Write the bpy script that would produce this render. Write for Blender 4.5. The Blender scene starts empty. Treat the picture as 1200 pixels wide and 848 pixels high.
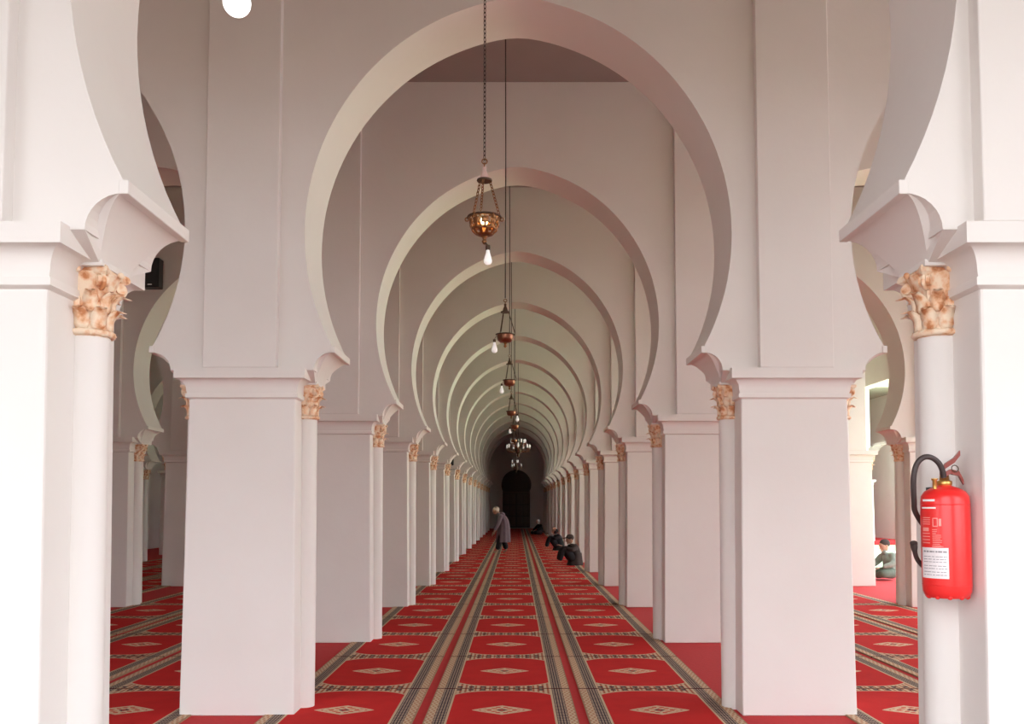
import bpy, bmesh, math, random
from mathutils import Vector, Matrix
random.seed(7)
C = bpy.context.scene.collection
SC = bpy.context.scene
PI = math.pi

# ------------------------------------------------------------------ camera
FPX = 1050.0
cam_d = bpy.data.cameras.new('camera')
cam = bpy.data.objects.new('camera', cam_d); C.objects.link(cam)
cam.location = (0, 0, 1.62)
TILT = math.radians(3.2)
cam.rotation_euler = (PI/2 + TILT, 0, 0)
cam_d.sensor_fit = 'HORIZONTAL'; cam_d.sensor_width = 36
cam_d.lens = 36*FPX/1200
cam_d.shift_x = -5/1200
cam_d.shift_y = (590 - FPX*math.tan(TILT) - 424)/1200
cam_d.clip_end = 300
SC.camera = cam

# ------------------------------------------------------------------ sky, sun, exposure
w = bpy.data.worlds.new('sky'); SC.world = w; w.use_nodes = True
bg = w.node_tree.nodes['Background']
bg.inputs[0].default_value = (0.91, 0.94, 1.0, 1); bg.inputs[1].default_value = 3.6
sun_d = bpy.data.lights.new('sun', 'SUN'); sun_d.energy = 38.0; sun_d.angle = 0.01
sun_d.color = (1.0, 0.93, 0.82)
sun = bpy.data.objects.new('sun', sun_d); C.objects.link(sun)
# the sun stands behind the hall, to the left: both courtyard fronts stay in shade
sun.rotation_euler = Vector((0.5, -0.62, -0.85)).to_track_quat('-Z', 'Y').to_euler()
SC.view_settings.view_transform = 'Standard'
SC.view_settings.look = 'None'
SC.view_settings.exposure = 0.50
SC.view_settings.gamma = 1.0
SC.view_settings.use_curve_mapping = False
try:
    SC.cycles.max_bounces = 16; SC.cycles.diffuse_bounces = 12
    SC.cycles.sample_clamp_indirect = 8
    SC.cycles.use_denoising = True
except Exception:
    pass

# ------------------------------------------------------------------ materials
def nt_of(name):
    m = bpy.data.materials.new(name); m.use_nodes = True
    nt = m.node_tree; b = nt.nodes['Principled BSDF']
    return m, nt, b
def simple(name, col, rough=0.6, metal=0.0, noise=0.06, scale=30, bump=0.0, emis=None):
    m, nt, b = nt_of(name)
    b.inputs['Roughness'].default_value = rough
    b.inputs['Metallic'].default_value = metal
    tc = nt.nodes.new('ShaderNodeTexCoord')
    nz = nt.nodes.new('ShaderNodeTexNoise'); nz.inputs['Scale'].default_value = scale
    nz.inputs['Detail'].default_value = 4
    nt.links.new(tc.outputs['Object'], nz.inputs['Vector'])
    mx = nt.nodes.new('ShaderNodeMix'); mx.data_type = 'RGBA'
    c = list(col) + [1]
    mx.inputs[6].default_value = [max(0, v*(1-noise)) for v in col] + [1]
    mx.inputs[7].default_value = [min(1, v*(1+noise)) for v in col] + [1]
    nt.links.new(nz.outputs['Fac'], mx.inputs[0])
    nt.links.new(mx.outputs[2], b.inputs['Base Color'])
    if bump:
        bp = nt.nodes.new('ShaderNodeBump'); bp.inputs['Strength'].default_value = bump
        bp.inputs['Distance'].default_value = 0.01
        nt.links.new(nz.outputs['Fac'], bp.inputs['Height'])
        nt.links.new(bp.outputs['Normal'], b.inputs['Normal'])
    if emis:
        b.inputs['Emission Color'].default_value = list(emis[0]) + [1]
        b.inputs['Emission Strength'].default_value = emis[1]
    return m

def plaster_mat(name, col, col2):
    m, nt, b = nt_of(name)
    b.inputs['Roughness'].default_value = 0.75
    b.inputs['Specular IOR Level'].default_value = 0.25
    geo = nt.nodes.new('ShaderNodeNewGeometry')
    n1 = nt.nodes.new('ShaderNodeTexNoise'); n1.inputs['Scale'].default_value = 1.3; n1.inputs['Detail'].default_value = 5
    n2 = nt.nodes.new('ShaderNodeTexNoise'); n2.inputs['Scale'].default_value = 14; n2.inputs['Detail'].default_value = 6
    nt.links.new(geo.outputs['Position'], n1.inputs['Vector']); nt.links.new(geo.outputs['Position'], n2.inputs['Vector'])
    mx = nt.nodes.new('ShaderNodeMix'); mx.data_type = 'RGBA'
    mx.inputs[6].default_value = list(col) + [1]; mx.inputs[7].default_value = list(col2) + [1]
    rp = nt.nodes.new('ShaderNodeMapRange'); rp.inputs[1].default_value = 0.4; rp.inputs[2].default_value = 0.7
    nt.links.new(n1.outputs['Fac'], rp.inputs[0]); nt.links.new(rp.outputs[0], mx.inputs[0])
    nt.links.new(mx.outputs[2], b.inputs['Base Color'])
    bp = nt.nodes.new('ShaderNodeBump'); bp.inputs['Strength'].default_value = 0.12; bp.inputs['Distance'].default_value = 0.01
    nt.links.new(n2.outputs['Fac'], bp.inputs['Height']); nt.links.new(bp.outputs['Normal'], b.inputs['Normal'])
    return m

M = {}
M['plaster'] = plaster_mat('white_plaster', (0.77, 0.735, 0.70), (0.745, 0.705, 0.668))
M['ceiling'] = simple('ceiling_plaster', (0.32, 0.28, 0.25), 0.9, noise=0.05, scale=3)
M['capital'] = None
M['black'] = simple('black_plastic', (0.015, 0.015, 0.016), 0.45)
M['blackgrill'] = simple('black_grille', (0.03, 0.03, 0.032), 0.7, bump=0.4, scale=400)
M['brass'] = simple('aged_brass', (0.27, 0.125, 0.055), 0.38, 1.0, noise=0.5, scale=60, bump=0.3)
M['copper'] = simple('copper', (0.24, 0.105, 0.065), 0.3, 1.0, noise=0.3, scale=40)
M['darkbrass'] = simple('dark_bronze', (0.10, 0.065, 0.045), 0.5, 0.8, noise=0.3, scale=60)
M['wire'] = simple('dark_wire', (0.05, 0.04, 0.035), 0.6)
M['glassbulb'] = simple('opal_bulb', (0.92, 0.9, 0.88), 0.25, emis=((1, 0.97, 0.93), 0.22))
M['warmbulb'] = simple('lit_warm_bulb', (1, 0.8, 0.5), 0.3, emis=((1, 0.55, 0.2), 14))
M['globe'] = simple('lit_globe', (0.95, 0.95, 0.95), 0.3, emis=((1, 0.98, 0.96), 1.6))
M['pinkcap'] = simple('pale_pink_cap', (0.62, 0.42, 0.38), 0.5)
M['red'] = simple('red_enamel', (0.78, 0.022, 0.02), 0.28, noise=0.02)
M['redpale'] = simple('faded_print', (0.85, 0.32, 0.28), 0.5)
M['whiteprint'] = simple('white_print', (0.85, 0.82, 0.8), 0.5)
M['ink'] = simple('grey_ink', (0.3, 0.27, 0.28), 0.7)
M['paper'] = simple('paper_label', (0.82, 0.76, 0.76), 0.7)
M['rust'] = simple('red_brown_lever', (0.24, 0.035, 0.022), 0.4)
M['gold'] = simple('brass_valve', (0.75, 0.45, 0.14), 0.35, 0.9)
M['hose'] = simple('dark_rubber', (0.045, 0.03, 0.028), 0.5)
M['wood'] = simple('dark_wood', (0.06, 0.028, 0.02), 0.5, noise=0.4, scale=8)
M['woodtrim'] = simple('dark_wood_trim', (0.11, 0.058, 0.042), 0.5, noise=0.3, scale=8)
M['stone'] = simple('threshold_stone', (0.5, 0.46, 0.42), 0.7)
M['paving'] = simple('dark_unseen_paving', (0.07, 0.055, 0.04), 0.85, noise=0.1, scale=2)  # unseen ground, made dark to hold down light bounced into the hall
M['bouncelilac'] = simple('lilac_bounce_paving', (0.26, 0.25, 0.31), 0.85, noise=0.1, scale=2)  # unseen ground, lilac-grey so the light it bounces is cooler
M['bouncegreen'] = simple('green_bounce_paving', (0.42, 0.58, 0.38), 0.85, noise=0.1, scale=2)  # green put into the ground so the bounced light turns greenish
M['entry'] = simple('pink_bounce_stone', (0.33, 0.23, 0.21), 0.7, noise=0.1, scale=3)  # out-of-view floor, pinkish to warm the light bounced onto the near piers
M['lawn'] = simple('garden_green', (0.30, 0.40, 0.18), 0.95, noise=0.3, scale=1.5)
M['redfloor'] = simple('red_underlay', (0.58, 0.028, 0.032), 0.95, noise=0.10, scale=25, bump=0.3)
M['skin'] = simple('skin', (0.42, 0.23, 0.15), 0.55)
M['skinpale'] = simple('light_skin', (0.55, 0.34, 0.25), 0.55)
M['mauve'] = simple('mauve_cloth', (0.16, 0.115, 0.135), 0.9, noise=0.25, scale=12)
M['blackcloth'] = simple('black_cloth', (0.012, 0.010, 0.012), 0.95, noise=0.3)
M['browncloth'] = simple('dark_brown_cloth', (0.055, 0.038, 0.034), 0.95, noise=0.3)
M['greencloth'] = simple('grey_green_cloth', (0.10, 0.13, 0.10), 0.9, noise=0.4, scale=12)
M['greenjacket'] = simple('pale_green_jacket', (0.26, 0.31, 0.27), 0.9, noise=0.4, scale=14)
M['whitecap'] = simple('white_cap', (0.78, 0.72, 0.62), 0.9)
M['greyhair'] = simple('grey_hair', (0.5, 0.47, 0.45), 0.9)

def capital_mat():
    m, nt, b = nt_of('stained_carved_stone')
    b.inputs['Roughness'].default_value = 0.8
    geo = nt.nodes.new('ShaderNodeNewGeometry')
    n1 = nt.nodes.new('ShaderNodeTexNoise'); n1.inputs['Scale'].default_value = 22; n1.inputs['Detail'].default_value = 6
    nt.links.new(geo.outputs['Position'], n1.inputs['Vector'])
    cr = nt.nodes.new('ShaderNodeValToRGB')
    e = cr.color_ramp.elements
    e[0].position = 0.34; e[0].color = (0.55, 0.22, 0.09, 1)
    e[1].position = 0.58; e[1].color = (0.86, 0.70, 0.53, 1)
    k = e.new(0.44); k.color = (0.78, 0.48, 0.29, 1)
    nt.links.new(n1.outputs['Fac'], cr.inputs[0]); nt.links.new(cr.outputs[0], b.inputs['Base Color'])
    bp = nt.nodes.new('ShaderNodeBump'); bp.inputs['Strength'].default_value = 0.5; bp.inputs['Distance'].default_value = 0.008
    nt.links.new(n1.outputs['Fac'], bp.inputs['Height']); nt.links.new(bp.outputs['Normal'], b.inputs['Normal'])
    return m
M['capital'] = capital_mat()

RUG_W, RUG_L = 1.153, 1.64
def rug_mat():
    m, nt, b = nt_of('woven_prayer_carpet')
    b.inputs['Roughness'].default_value = 0.95
    b.inputs['Specular IOR Level'].default_value = 0.1
    N, L = nt.nodes, nt.links
    def V(x):
        return x
    def op(o, a, bb=None, c=None):
        n = N.new('ShaderNodeMath'); n.operation = o
        for i, x in enumerate((a, bb, c)):
            if x is None: continue
            if isinstance(x, (int, float)): n.inputs[i].default_value = x
            else: L.new(x, n.inputs[i])
        return n.outputs[0]
    tc = N.new('ShaderNodeTexCoord'); sp = N.new('ShaderNodeSeparateXYZ'); L.new(tc.outputs['Object'], sp.inputs[0])
    u, v = sp.outputs[0], sp.outputs[1]
    au, av = op('ABSOLUTE', u), op('ABSOLUTE', v)
    def lt(a, t): return op('LESS_THAN', a, t)
    def gt(a, t): return op('GREATER_THAN', a, t)
    def mul(a, c): return op('MULTIPLY', a, c)
    def add(a, c): return op('ADD', a, c)
    def mix(f, a, c):
        n = N.new('ShaderNodeMix'); n.data_type = 'RGBA'
        if isinstance(f, (int, float)): n.inputs[0].default_value = f
        else: L.new(f, n.inputs[0])
        for i, x in ((6, a), (7, c)):
            if isinstance(x, tuple): n.inputs[i].default_value = x + (1,)
            else: L.new(x, n.inputs[i])
        return n.outputs[2]
    RED, RED2 = (0.70, 0.034, 0.032), (0.54, 0.025, 0.026)
    BEI, DRK = (0.66, 0.51, 0.35), (0.05, 0.035, 0.05)
    nz = N.new('ShaderNodeTexNoise'); nz.inputs['Scale'].default_value = 5; nz.inputs['Detail'].default_value = 6
    geo = N.new('ShaderNodeNewGeometry'); L.new(geo.outputs['Position'], nz.inputs['Vector'])
    red = mix(nz.outputs['Fac'], RED2, RED)
    # end borders: fine beige hatching with dark dots
    hat = gt(op('SINE', mul(u, 150)), 0.2)
    endcol = mix(hat, BEI, (0.46, 0.16, 0.10))
    dots = mul(gt(op('SINE', mul(u, 62)), 0.2), mul(gt(av, 0.735), lt(av, 0.788)))
    endcol = mix(dots, endcol, DRK)
    bowed = op('SUBTRACT', 0.725, mul(op('POWER', op('DIVIDE', au, 0.40), 3.0), 0.15))
    col = mix(gt(av, bowed), red, endcol)
    outline = mul(gt(av, op('SUBTRACT', bowed, 0.012)), lt(av, op('ADD', bowed, 0.012)))
    col = mix(outline, col, BEI)
    # side bands
    lat = mul(op('SINE', mul(u, 142)), op('SINE', mul(v, 78)))
    band = mix(gt(op('ABSOLUTE', lat), 0.45), DRK, (0.52, 0.40, 0.30))
    col = mix(gt(au, 0.402), col, BEI)
    col = mix(gt(au, 0.420), col, band)
    outer = mix(gt(mul(op('SINE', mul(v, 60)), op('SINE', mul(u, 170))), 0.15), BEI, (0.52, 0.27, 0.17))
    col = mix(gt(au, 0.508), col, outer)
    col = mix(gt(au, 0.568), col, (0.40, 0.27, 0.17))
    # medallion: long pointed oval of beige tracery
    f = add(op('POWER', op('DIVIDE', au, 0.235), 0.9), op('POWER', op('DIVIDE', av, 0.16), 1.25))
    trac = mul(op('SINE', add(mul(au, 75), mul(op('SINE', mul(av, 60)), 0.8))), op('SINE', add(mul(av, 80), 1.0)))
    ring = gt(f, 0.80)
    core = mul(gt(f, 0.10), lt(f, 0.22))
    mcol = mix(gt(trac, 0.12), (0.76, 0.55, 0.38), (0.66, 0.12, 0.08))
    mcol = mix(ring, mcol, (0.74, 0.52, 0.36))
    mcol = mix(core, mcol, (0.16, 0.05, 0.06))
    col = mix(lt(f, 1.0), col, mcol)
    col = mix(gt(av, 0.806), col, (0.10, 0.02, 0.02))
    L.new(col, b.inputs['Base Color'])
    n2 = N.new('ShaderNodeTexNoise'); n2.inputs['Scale'].default_value = 180
    L.new(geo.outputs['Position'], n2.inputs['Vector'])
    bp = N.new('ShaderNodeBump'); bp.inputs['Strength'].default_value = 0.3; bp.inputs['Distance'].default_value = 0.004
    L.new(n2.outputs['Fac'], bp.inputs['Height']); L.new(bp.outputs['Normal'], b.inputs['Normal'])
    return m
M['rug'] = rug_mat()

# ------------------------------------------------------------------ mesh helpers
class MB:
    """collects geometry for one mesh object"""
    def __init__(s): s.v = []; s.f = []; s.smooth = []
    def add(s, vs, fs, smooth=False):
        o = len(s.v); s.v += [tuple(p) for p in vs]
        for f in fs: s.f.append([i+o for i in f]); s.smooth.append(smooth)
        return s
    def box(s, x0, x1, y0, y1, z0, z1):
        vs = [(x, y, z) for z in (z0, z1) for y in (y0, y1) for x in (x0, x1)]
        return s.add(vs, [(0,2,3,1),(4,5,7,6),(0,1,5,4),(2,6,7,3),(0,4,6,2),(1,3,7,5)])
    def rings(s, rings, cap0=True, cap1=True, smooth=True):
        n = len(rings[0]); vs = [p for r in rings for p in r]; fs = []
        for i in range(len(rings)-1):
            for j in range(n):
                k = (j+1) % n
                fs.append((i*n+j, i*n+k, (i+1)*n+k, (i+1)*n+j))
        s.add(vs, fs, smooth)
        if cap0: s.add(rings[0][::-1], [tuple(range(n))])
        if cap1: s.add(rings[-1], [tuple(range(n))])
        return s
    def lathe(s, prof, n=24, center=(0,0,0), cap0=True, cap1=True, smooth=True):
        cx, cy, cz = center
        rs = [[(cx+r*math.cos(2*PI*j/n), cy+r*math.sin(2*PI*j/n), cz+z) for j in range(n)] for r, z in prof]
        return s.rings(rs, cap0, cap1, smooth)
    def tube(s, pts, r, n=8, smooth=True):
        pts = [Vector(p) for p in pts]
        rr = r if isinstance(r, (list, tuple)) else [r]*len(pts)
        rings = []; up = None
        for i, p in enumerate(pts):
            t = (pts[min(i+1, len(pts)-1)] - pts[max(i-1, 0)]).normalized()
            if up is None:
                up = t.orthogonal().normalized()
            else:
                up = (up - t*up.dot(t)); up = up.normalized() if up.length > 1e-6 else t.orthogonal().normalized()
            b = t.cross(up)
            rings.append([tuple(p + (up*math.cos(2*PI*j/n) + b*math.sin(2*PI*j/n))*rr[i]) for j in range(n)])
        return s.rings(rings, True, True, smooth)
    def torus(s, R, r, n=16, m=8, center=(0,0,0), mat=None, lobes=0, twist=0):
        vs = []; fs = []
        for i in range(n):
            a = 2*PI*i/n
            for j in range(m):
                b = 2*PI*j/m
                q = r*(1+0.25*math.cos(lobes*b + twist*a)) if lobes else r
                p = Vector(((R+q*math.cos(b))*math.cos(a), (R+q*math.cos(b))*math.sin(a), q*math.sin(b)))
                if mat is not None: p = mat @ p
                vs.append((p.x+center[0], p.y+center[1], p.z+center[2]))
        for i in range(n):
            for j in range(m):
                i2, j2 = (i+1) % n, (j+1) % m
                fs.append((i*m+j, i2*m+j, i2*m+j2, i*m+j2))
        return s.add(vs, fs, True)
    def sphere(s, c, rx, ry=None, rz=None, n=16, m=10):
        ry = ry or rx; rz = rz or rx
        prof = [(math.sin(PI*i/m), -math.cos(PI*i/m)) for i in range(m+1)]
        rs = [[(c[0]+rx*max(q,1e-3)*math.cos(2*PI*j/n), c[1]+ry*max(q,1e-3)*math.sin(2*PI*j/n), c[2]+rz*h) for j in range(n)] for q, h in prof]
        return s.rings(rs)
    def mesh(s, name, mat, bevel=0, weld=False, sharp=None):
        me = bpy.data.meshes.new(name)
        me.from_pydata(s.v, [], s.f)
        me.polygons.foreach_set('use_smooth', s.smooth)
        if bevel or weld:
            bm = bmesh.new(); bm.from_mesh(me)
            if weld: bmesh.ops.remove_doubles(bm, verts=bm.verts, dist=1e-5)
            if bevel:
                es = [e for e in bm.edges if len(e.link_faces) == 2 and e.calc_face_angle(0) > 0.9]
                bmesh.ops.bevel(bm, geom=es, offset=bevel, segments=2, affect='EDGES', profile=0.5)
            bmesh.ops.recalc_face_normals(bm, faces=bm.faces)
            bm.to_mesh(me); bm.free()
        if sharp:
            bm = bmesh.new(); bm.from_mesh(me)
            bmesh.ops.remove_doubles(bm, verts=bm.verts, dist=1e-5)
            bmesh.ops.recalc_face_normals(bm, faces=bm.faces)
            for f in bm.faces: f.smooth = True
            for e in bm.edges:
                e.smooth = len(e.link_faces) == 2 and e.calc_face_angle(0) < sharp
            bm.to_mesh(me); bm.free()
        me.materials.append(mat)
        me.update()
        return me
    def build(s, name, mat, parent=None, loc=(0,0,0), rotz=0, bevel=0, weld=False):
        return link(name, s.mesh(name, mat, bevel, weld), parent, loc, rotz)

def link(name, data, parent=None, loc=(0,0,0), rotz=0):
    o = bpy.data.objects.new(name, data); C.objects.link(o)
    o.location = loc; o.rotation_euler = (0, 0, rotz)
    if parent: o.parent = parent
    return o
def tag(o, label, cat, group=None, kind=None):
    o['label'] = label; o['category'] = cat
    if group: o['group'] = group
    if kind: o['kind'] = kind
    return o
def thing(name, label, cat, loc=(0,0,0), rotz=0, group=None):
    o = link(name, None, None, loc, rotz)
    o.empty_display_size = 0.2
    return tag(o, label, cat, group)
def struct(o):
    o['kind'] = 'structure'; return o

ORD = ['first','second','third','fourth','fifth','sixth','seventh','eighth','ninth','tenth','eleventh','twelfth','thirteenth','fourteenth','fifteenth']

# ------------------------------------------------------------------ layout
MID0, BAY, NROW = 3.66, 3.6, 15
def MIDY(k): return 3.66 if k == 0 else 7.25 + 3.6*(k-1)
PX = [-10.90, -6.55, -2.14, 2.17, 6.64, 10.95, 15.26]
def built(i, k):
    """is there a pier at this grid point"""
    return i <= 4 or (i == 5 and (k <= 2 or k >= 10)) or (i == 6 and k >= 10)
HALF = 2.155
CEIL = 6.7
END_Y = 59.0
LEFT_X = -13.2

# ------------------------------------------------------------------ floor, ceiling, walls
# open courtyard added on the right for its light, between third and eleventh arcades
YARD_X, YARD_Y0, YARD_Y1 = 8.6, 11.4, 38.9
sf = MB().box(LEFT_X-0.2, 11.8, -0.6, 4.5, -0.15, 0.0).build('floor', M['entry']); struct(sf); sf['label'] = 'unseen pinkish stone floor of the front bay, added for bounced light'
fm = MB().box(LEFT_X-0.2, YARD_X, 4.5, END_Y+0.2, -0.15, 0.0)
fm.box(YARD_X, 11.8, 4.5, YARD_Y0, -0.15, 0.0); fm.box(YARD_X, 17.6, YARD_Y1, END_Y+0.2, -0.15, 0.0)
struct(fm.build('floor', M['redfloor']))
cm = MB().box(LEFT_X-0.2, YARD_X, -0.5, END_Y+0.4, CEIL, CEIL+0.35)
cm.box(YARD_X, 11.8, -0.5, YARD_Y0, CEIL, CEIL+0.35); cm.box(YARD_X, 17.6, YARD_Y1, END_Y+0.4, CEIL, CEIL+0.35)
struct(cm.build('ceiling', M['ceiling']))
struct(MB().box(LEFT_X-0.4, LEFT_X, -0.5, END_Y+0.4, 0, CEIL).build('wall_left', M['plaster']))
struct(MB().box(YARD_X-0.15, YARD_X+0.15, YARD_Y0, YARD_Y1, 4.45, CEIL).build('wall_right', M['plaster']))  # lintel added to keep courtyard light off the upper walls
struct(MB().box(17.3, 17.6, YARD_Y1, END_Y+0.4, 0, CEIL).build('wall_right', M['plaster']))
cg = MB().box(-45, 60, -45, -0.6, -0.25, -0.10)
g = cg.build('floor', M['paving']); struct(g); g['label'] = 'unseen courtyard floor outside the hall, kept dark to limit bounced light'
g = MB().box(YARD_X, 60, YARD_Y0-0.6, 80, -0.25, -0.16).build('floor', M['bouncegreen']); struct(g); g['label'] = 'courtyard floor beside the hall, tinted green to colour the bounced light'
g = MB().box(11.7, 60, -0.6, YARD_Y0-0.6, -0.25, -0.16).build('floor', M['bouncelilac']); struct(g); g['label'] = 'unseen lilac-grey ground outside the front right aisle, added to cool bounced light'

# ------------------------------------------------------------------ arch outline
R_A, E_A, SPRING = 1.937, 0.257, 2.85
TIP = 0.70
half_spring = HALF - TIP
ZC = SPRING + math.sqrt(R_A**2 - (half_spring+E_A)**2)
def arch_curve(n=40):
    """right half from the spring up to the apex: (x, z)"""
    a0 = -math.asin((ZC-SPRING)/R_A); a1 = math.acos(E_A/R_A)
    out = []
    for i in range(n+1):
        a = a0+(a1-a0)*i/n; x = R_A*math.cos(a)-E_A; z = ZC+R_A*math.sin(a)
        if a > 0.9:      # the point of the crown is softly rounded
            x2 = math.sqrt(x*x + 0.15**2*min(1, (a-0.9)/0.3)); z = ZC + math.sqrt(R_A**2 - (x2+E_A)**2)
        out.append((x, z))
    return out
def cove_arc(n=8):
    """front arc of the corbel, from the cornice band up to the tip; x from the pier centre"""
    return [(TIP-0.14*math.cos(PI/2*i/n), 2.66+0.14*math.sin(PI/2*i/n)) for i in range(n+1)]
HT = 0.31      # half thickness of the spandrels
def arch_mesh():
    right = [(HALF-0.28, CEIL-0.004), (HALF-0.28, 2.66), (HALF-0.56, 2.66)]
    right += [(HALF-x, z) for x, z in cove_arc()[1:]]
    right += arch_curve()
    left = [(-x, z) for x, z in right[::-1]][1:]
    loop = right + left
    n = len(loop); na = len(cove_arc())
    bm = bmesh.new()
    fr = [bm.verts.new((x, -HT, z)) for x, z in loop]; bk = [bm.verts.new((x, HT, z)) for x, z in loop]
    bm.faces.new(fr); bm.faces.new(bk[::-1])
    for i in range(n):
        j = (i+1) % n
        f = bm.faces.new((fr[i], fr[j], bk[j], bk[i]))
        mid = (loop[i][1]+loop[j][1])/2
        f.smooth = mid > SPRING+0.001 and abs(loop[i][0]) < 1.75 and abs(loop[j][0]) < 1.75 and mid < CEIL-0.05
    bmesh.ops.recalc_face_normals(bm, faces=bm.faces)
    bmesh.ops.triangulate(bm, faces=[f for f in bm.faces if len(f.verts) > 4])
    for e in bm.edges:
        if len(e.link_faces) == 2 and e.calc_face_angle(0) > 0.6: e.smooth = False
    me = bpy.data.meshes.new('horseshoe_arch'); bm.to_mesh(me); bm.free()
    me.materials.append(M['plaster']); return me

# ------------------------------------------------------------------ pier meshes
HX, HY = 0.415, 0.29
COLX, COLR = 0.445, 0.08
def rect(hx, hy, z): return [(-hx,-hy,z),(hx,-hy,z),(hx,hy,z),(-hx,hy,z)]
core_me = MB().rings([rect(HX+0.025, HY+0.01, 0), rect(HX, HY, 2.46)], smooth=False).mesh('pier_core', M['plaster'], bevel=0.012, weld=True)
def cornice_mesh():
    pr = [(2.435, 0.0), (2.447, 0.022), (2.478, 0.022), (2.48, 0.012), (2.508, 0.018)]
    for i in range(1, 9):
        a = PI/2*i/8
        pr.append((2.508 + 0.08*math.sin(a), 0.018 + 0.062*(1-math.cos(a))))
    pr += [(2.59, 0.09), (2.67, 0.09)]
    m = MB()
    rs = [rect(HX+o, HY+o, z) for z, o in pr]
    # every horizontal strip flat except the cove
    for i in range(len(rs)-1):
        m.rings([rs[i], rs[i+1]], i == 0, i == len(rs)-2)
    return m.mesh('cornice', M['plaster'], sharp=0.5)
cornice_me = cornice_mesh()
def strip_mesh(l=0.285, r=0.285):
    return MB().box(-l, r, -HY-0.09, HY+0.09, 2.67, CEIL-0.004).mesh('pilaster_strip', M['plaster'], bevel=0.006, weld=True)
strip_me = strip_mesh()
shaft_me = MB().lathe([(COLR+0.004, 0), (COLR+0.004, 0.9), (COLR, 1.6), (COLR-0.003, 2.312)], 28).mesh('column_shaft', M['plaster'])
def corbel_mesh():
    """flared block over the capital, local to the pier, for the +x side"""
    n = 8
    A = [(x, -HT, z) for x, z in cove_arc(n)]
    B = []
    for i in range(n+1):
        a = PI/2*i/n
        sa_, ca_ = math.sin(a), math.cos(a); zz = 2.58+0.22*sa_
        B.append((0.5*(TIP-0.17*ca_) + 0.5*(TIP-0.17+0.17*sa_), -HT+0.195*(1-sa_)**0.8, zz))
    A2 = [(x, -y, z) for x, y, z in A]; B2 = [(x, -y, z) for x, y, z in B]
    m = MB()
    def patch(P, Q):
        vs = P + Q; k = len(P)
        m.add(vs, [(i, i+1, k+i+1, k+i) for i in range(k-1)], True)
    def mid_row(P, Q, t):
        out = []
        for i, (p, q) in enumerate(zip(P, Q)):
            k = 0.022*math.sin(PI*i/n)*math.sin(PI*t)
            out.append((p[0]*(1-t)+q[0]*t - k, p[1]*(1-t)+q[1]*t, p[2]*(1-t)+q[2]*t + k*0.8))
        return out
    for P, Q in ((A, B), (A2, B2)):
        rows = [P] + [mid_row(P, Q, t) for t in (0.25, 0.5, 0.75)] + [Q]
        for r0, r1 in zip(rows, rows[1:]): patch(r0, r1)
    patch(B, B2)
    # underside and the block core that ties into the pier
    m.add([A[0], B[0], B2[0], A2[0], (0.45, HT, 2.66), (0.45, HT-0.19, 2.58), (0.45, -HT+0.19, 2.58), (0.45, -HT, 2.66)],
          [(0,1,6,7), (1,2,5,6), (2,3,4,5)])
    # abacus block over the carved capital
    m.box(0.36, 0.545, -0.125, 0.125, 2.572, 2.596)
    return m.mesh('corbel', M['plaster'], sharp=0.45)
corbel_me = corbel_mesh()
ledge_me = MB().box(TIP-0.012, TIP+0.026, -HT-0.008, HT+0.008, 2.795, 2.85).mesh('impost_ledge', M['plaster'], bevel=0.004, weld=True)

# carved capital, z=0 at its neck, 0.28 high
def leaf_mb(m, ang, z0, h, r0, wdt, curl):
    """one acanthus leaf: a curved, lobed blade with thickness"""
    rows = 6; vs = []
    ca, sa = math.cos(ang), math.sin(ang)
    for i in range(rows+1):
        t = i/rows
        rad = r0 + 0.004 + curl*max(0, t-0.45)**1.6*2.2
        z = z0 + h*(t if t < 0.85 else 0.85-(t-0.85)*0.8)
        wd = wdt*(0.75 + 0.35*math.sin(PI*min(1, t*1.1)) + (0.12 if i % 2 else -0.05))*(1 if t < 0.8 else (1.0-t)*3.2+0.25)
        for s_, bulge in ((-1, 0), (0, 0.010), (1, 0)):
            x = rad + bulge; y = s_*wd/2
            vs.append((x*ca - y*sa, x*sa + y*ca, z))
        for s_, bulge in ((1, -0.012), (-1, -0.012)):
            x = rad + bulge; y = s_*wd/2*0.9
            vs.append((x*ca - y*sa, x*sa + y*ca, z))
    fs = []
    for i in range(rows):
        for j in range(5):
            k = (j+1) % 5
            fs.append((i*5+j, i*5+k, (i+1)*5+k, (i+1)*5+j))
    fs.append((4,3,2,1,0)); fs.append(tuple(rows*5+i for i in range(5)))
    m.add(vs, fs, True)
def volute_mb(m, ang):
    ca, sa = math.cos(ang), math.sin(ang)
    pts = []; 
    for i in range(26):
        t = i/25; a = 0.3*PI + t*3.4*PI; r = 0.041*(1-t*0.78)
        x = 0.112 + r*math.cos(a); z = 0.222 + r*math.sin(a)
        pts.append((x*ca, x*sa, z))
    stem = [(0.078*ca, 0.078*sa, 0.15), (0.09*ca, 0.09*sa, 0.20), (0.105*ca, 0.105*sa, 0.245)]
    m.tube(stem + pts, [0.009, 0.010, 0.011] + [0.012-0.006*i/25 for i in range(26)], 6)
    c = Vector((0.112*ca, 0.112*sa, 0.222)); p = Vector((-sa, ca, 0))
    m.tube([c - p*0.022, c + p*0.022], 0.022, 10)
def neck_mb(m): m.torus(COLR+0.004, 0.0135, 40, 10, (0,0,0.016), lobes=3, twist=14)
def bell_mb(m): m.lathe([(0.078,0.0),(0.078,0.05),(0.080,0.13),(0.086,0.19),(0.100,0.235),(0.112,0.258)], 24)
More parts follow.
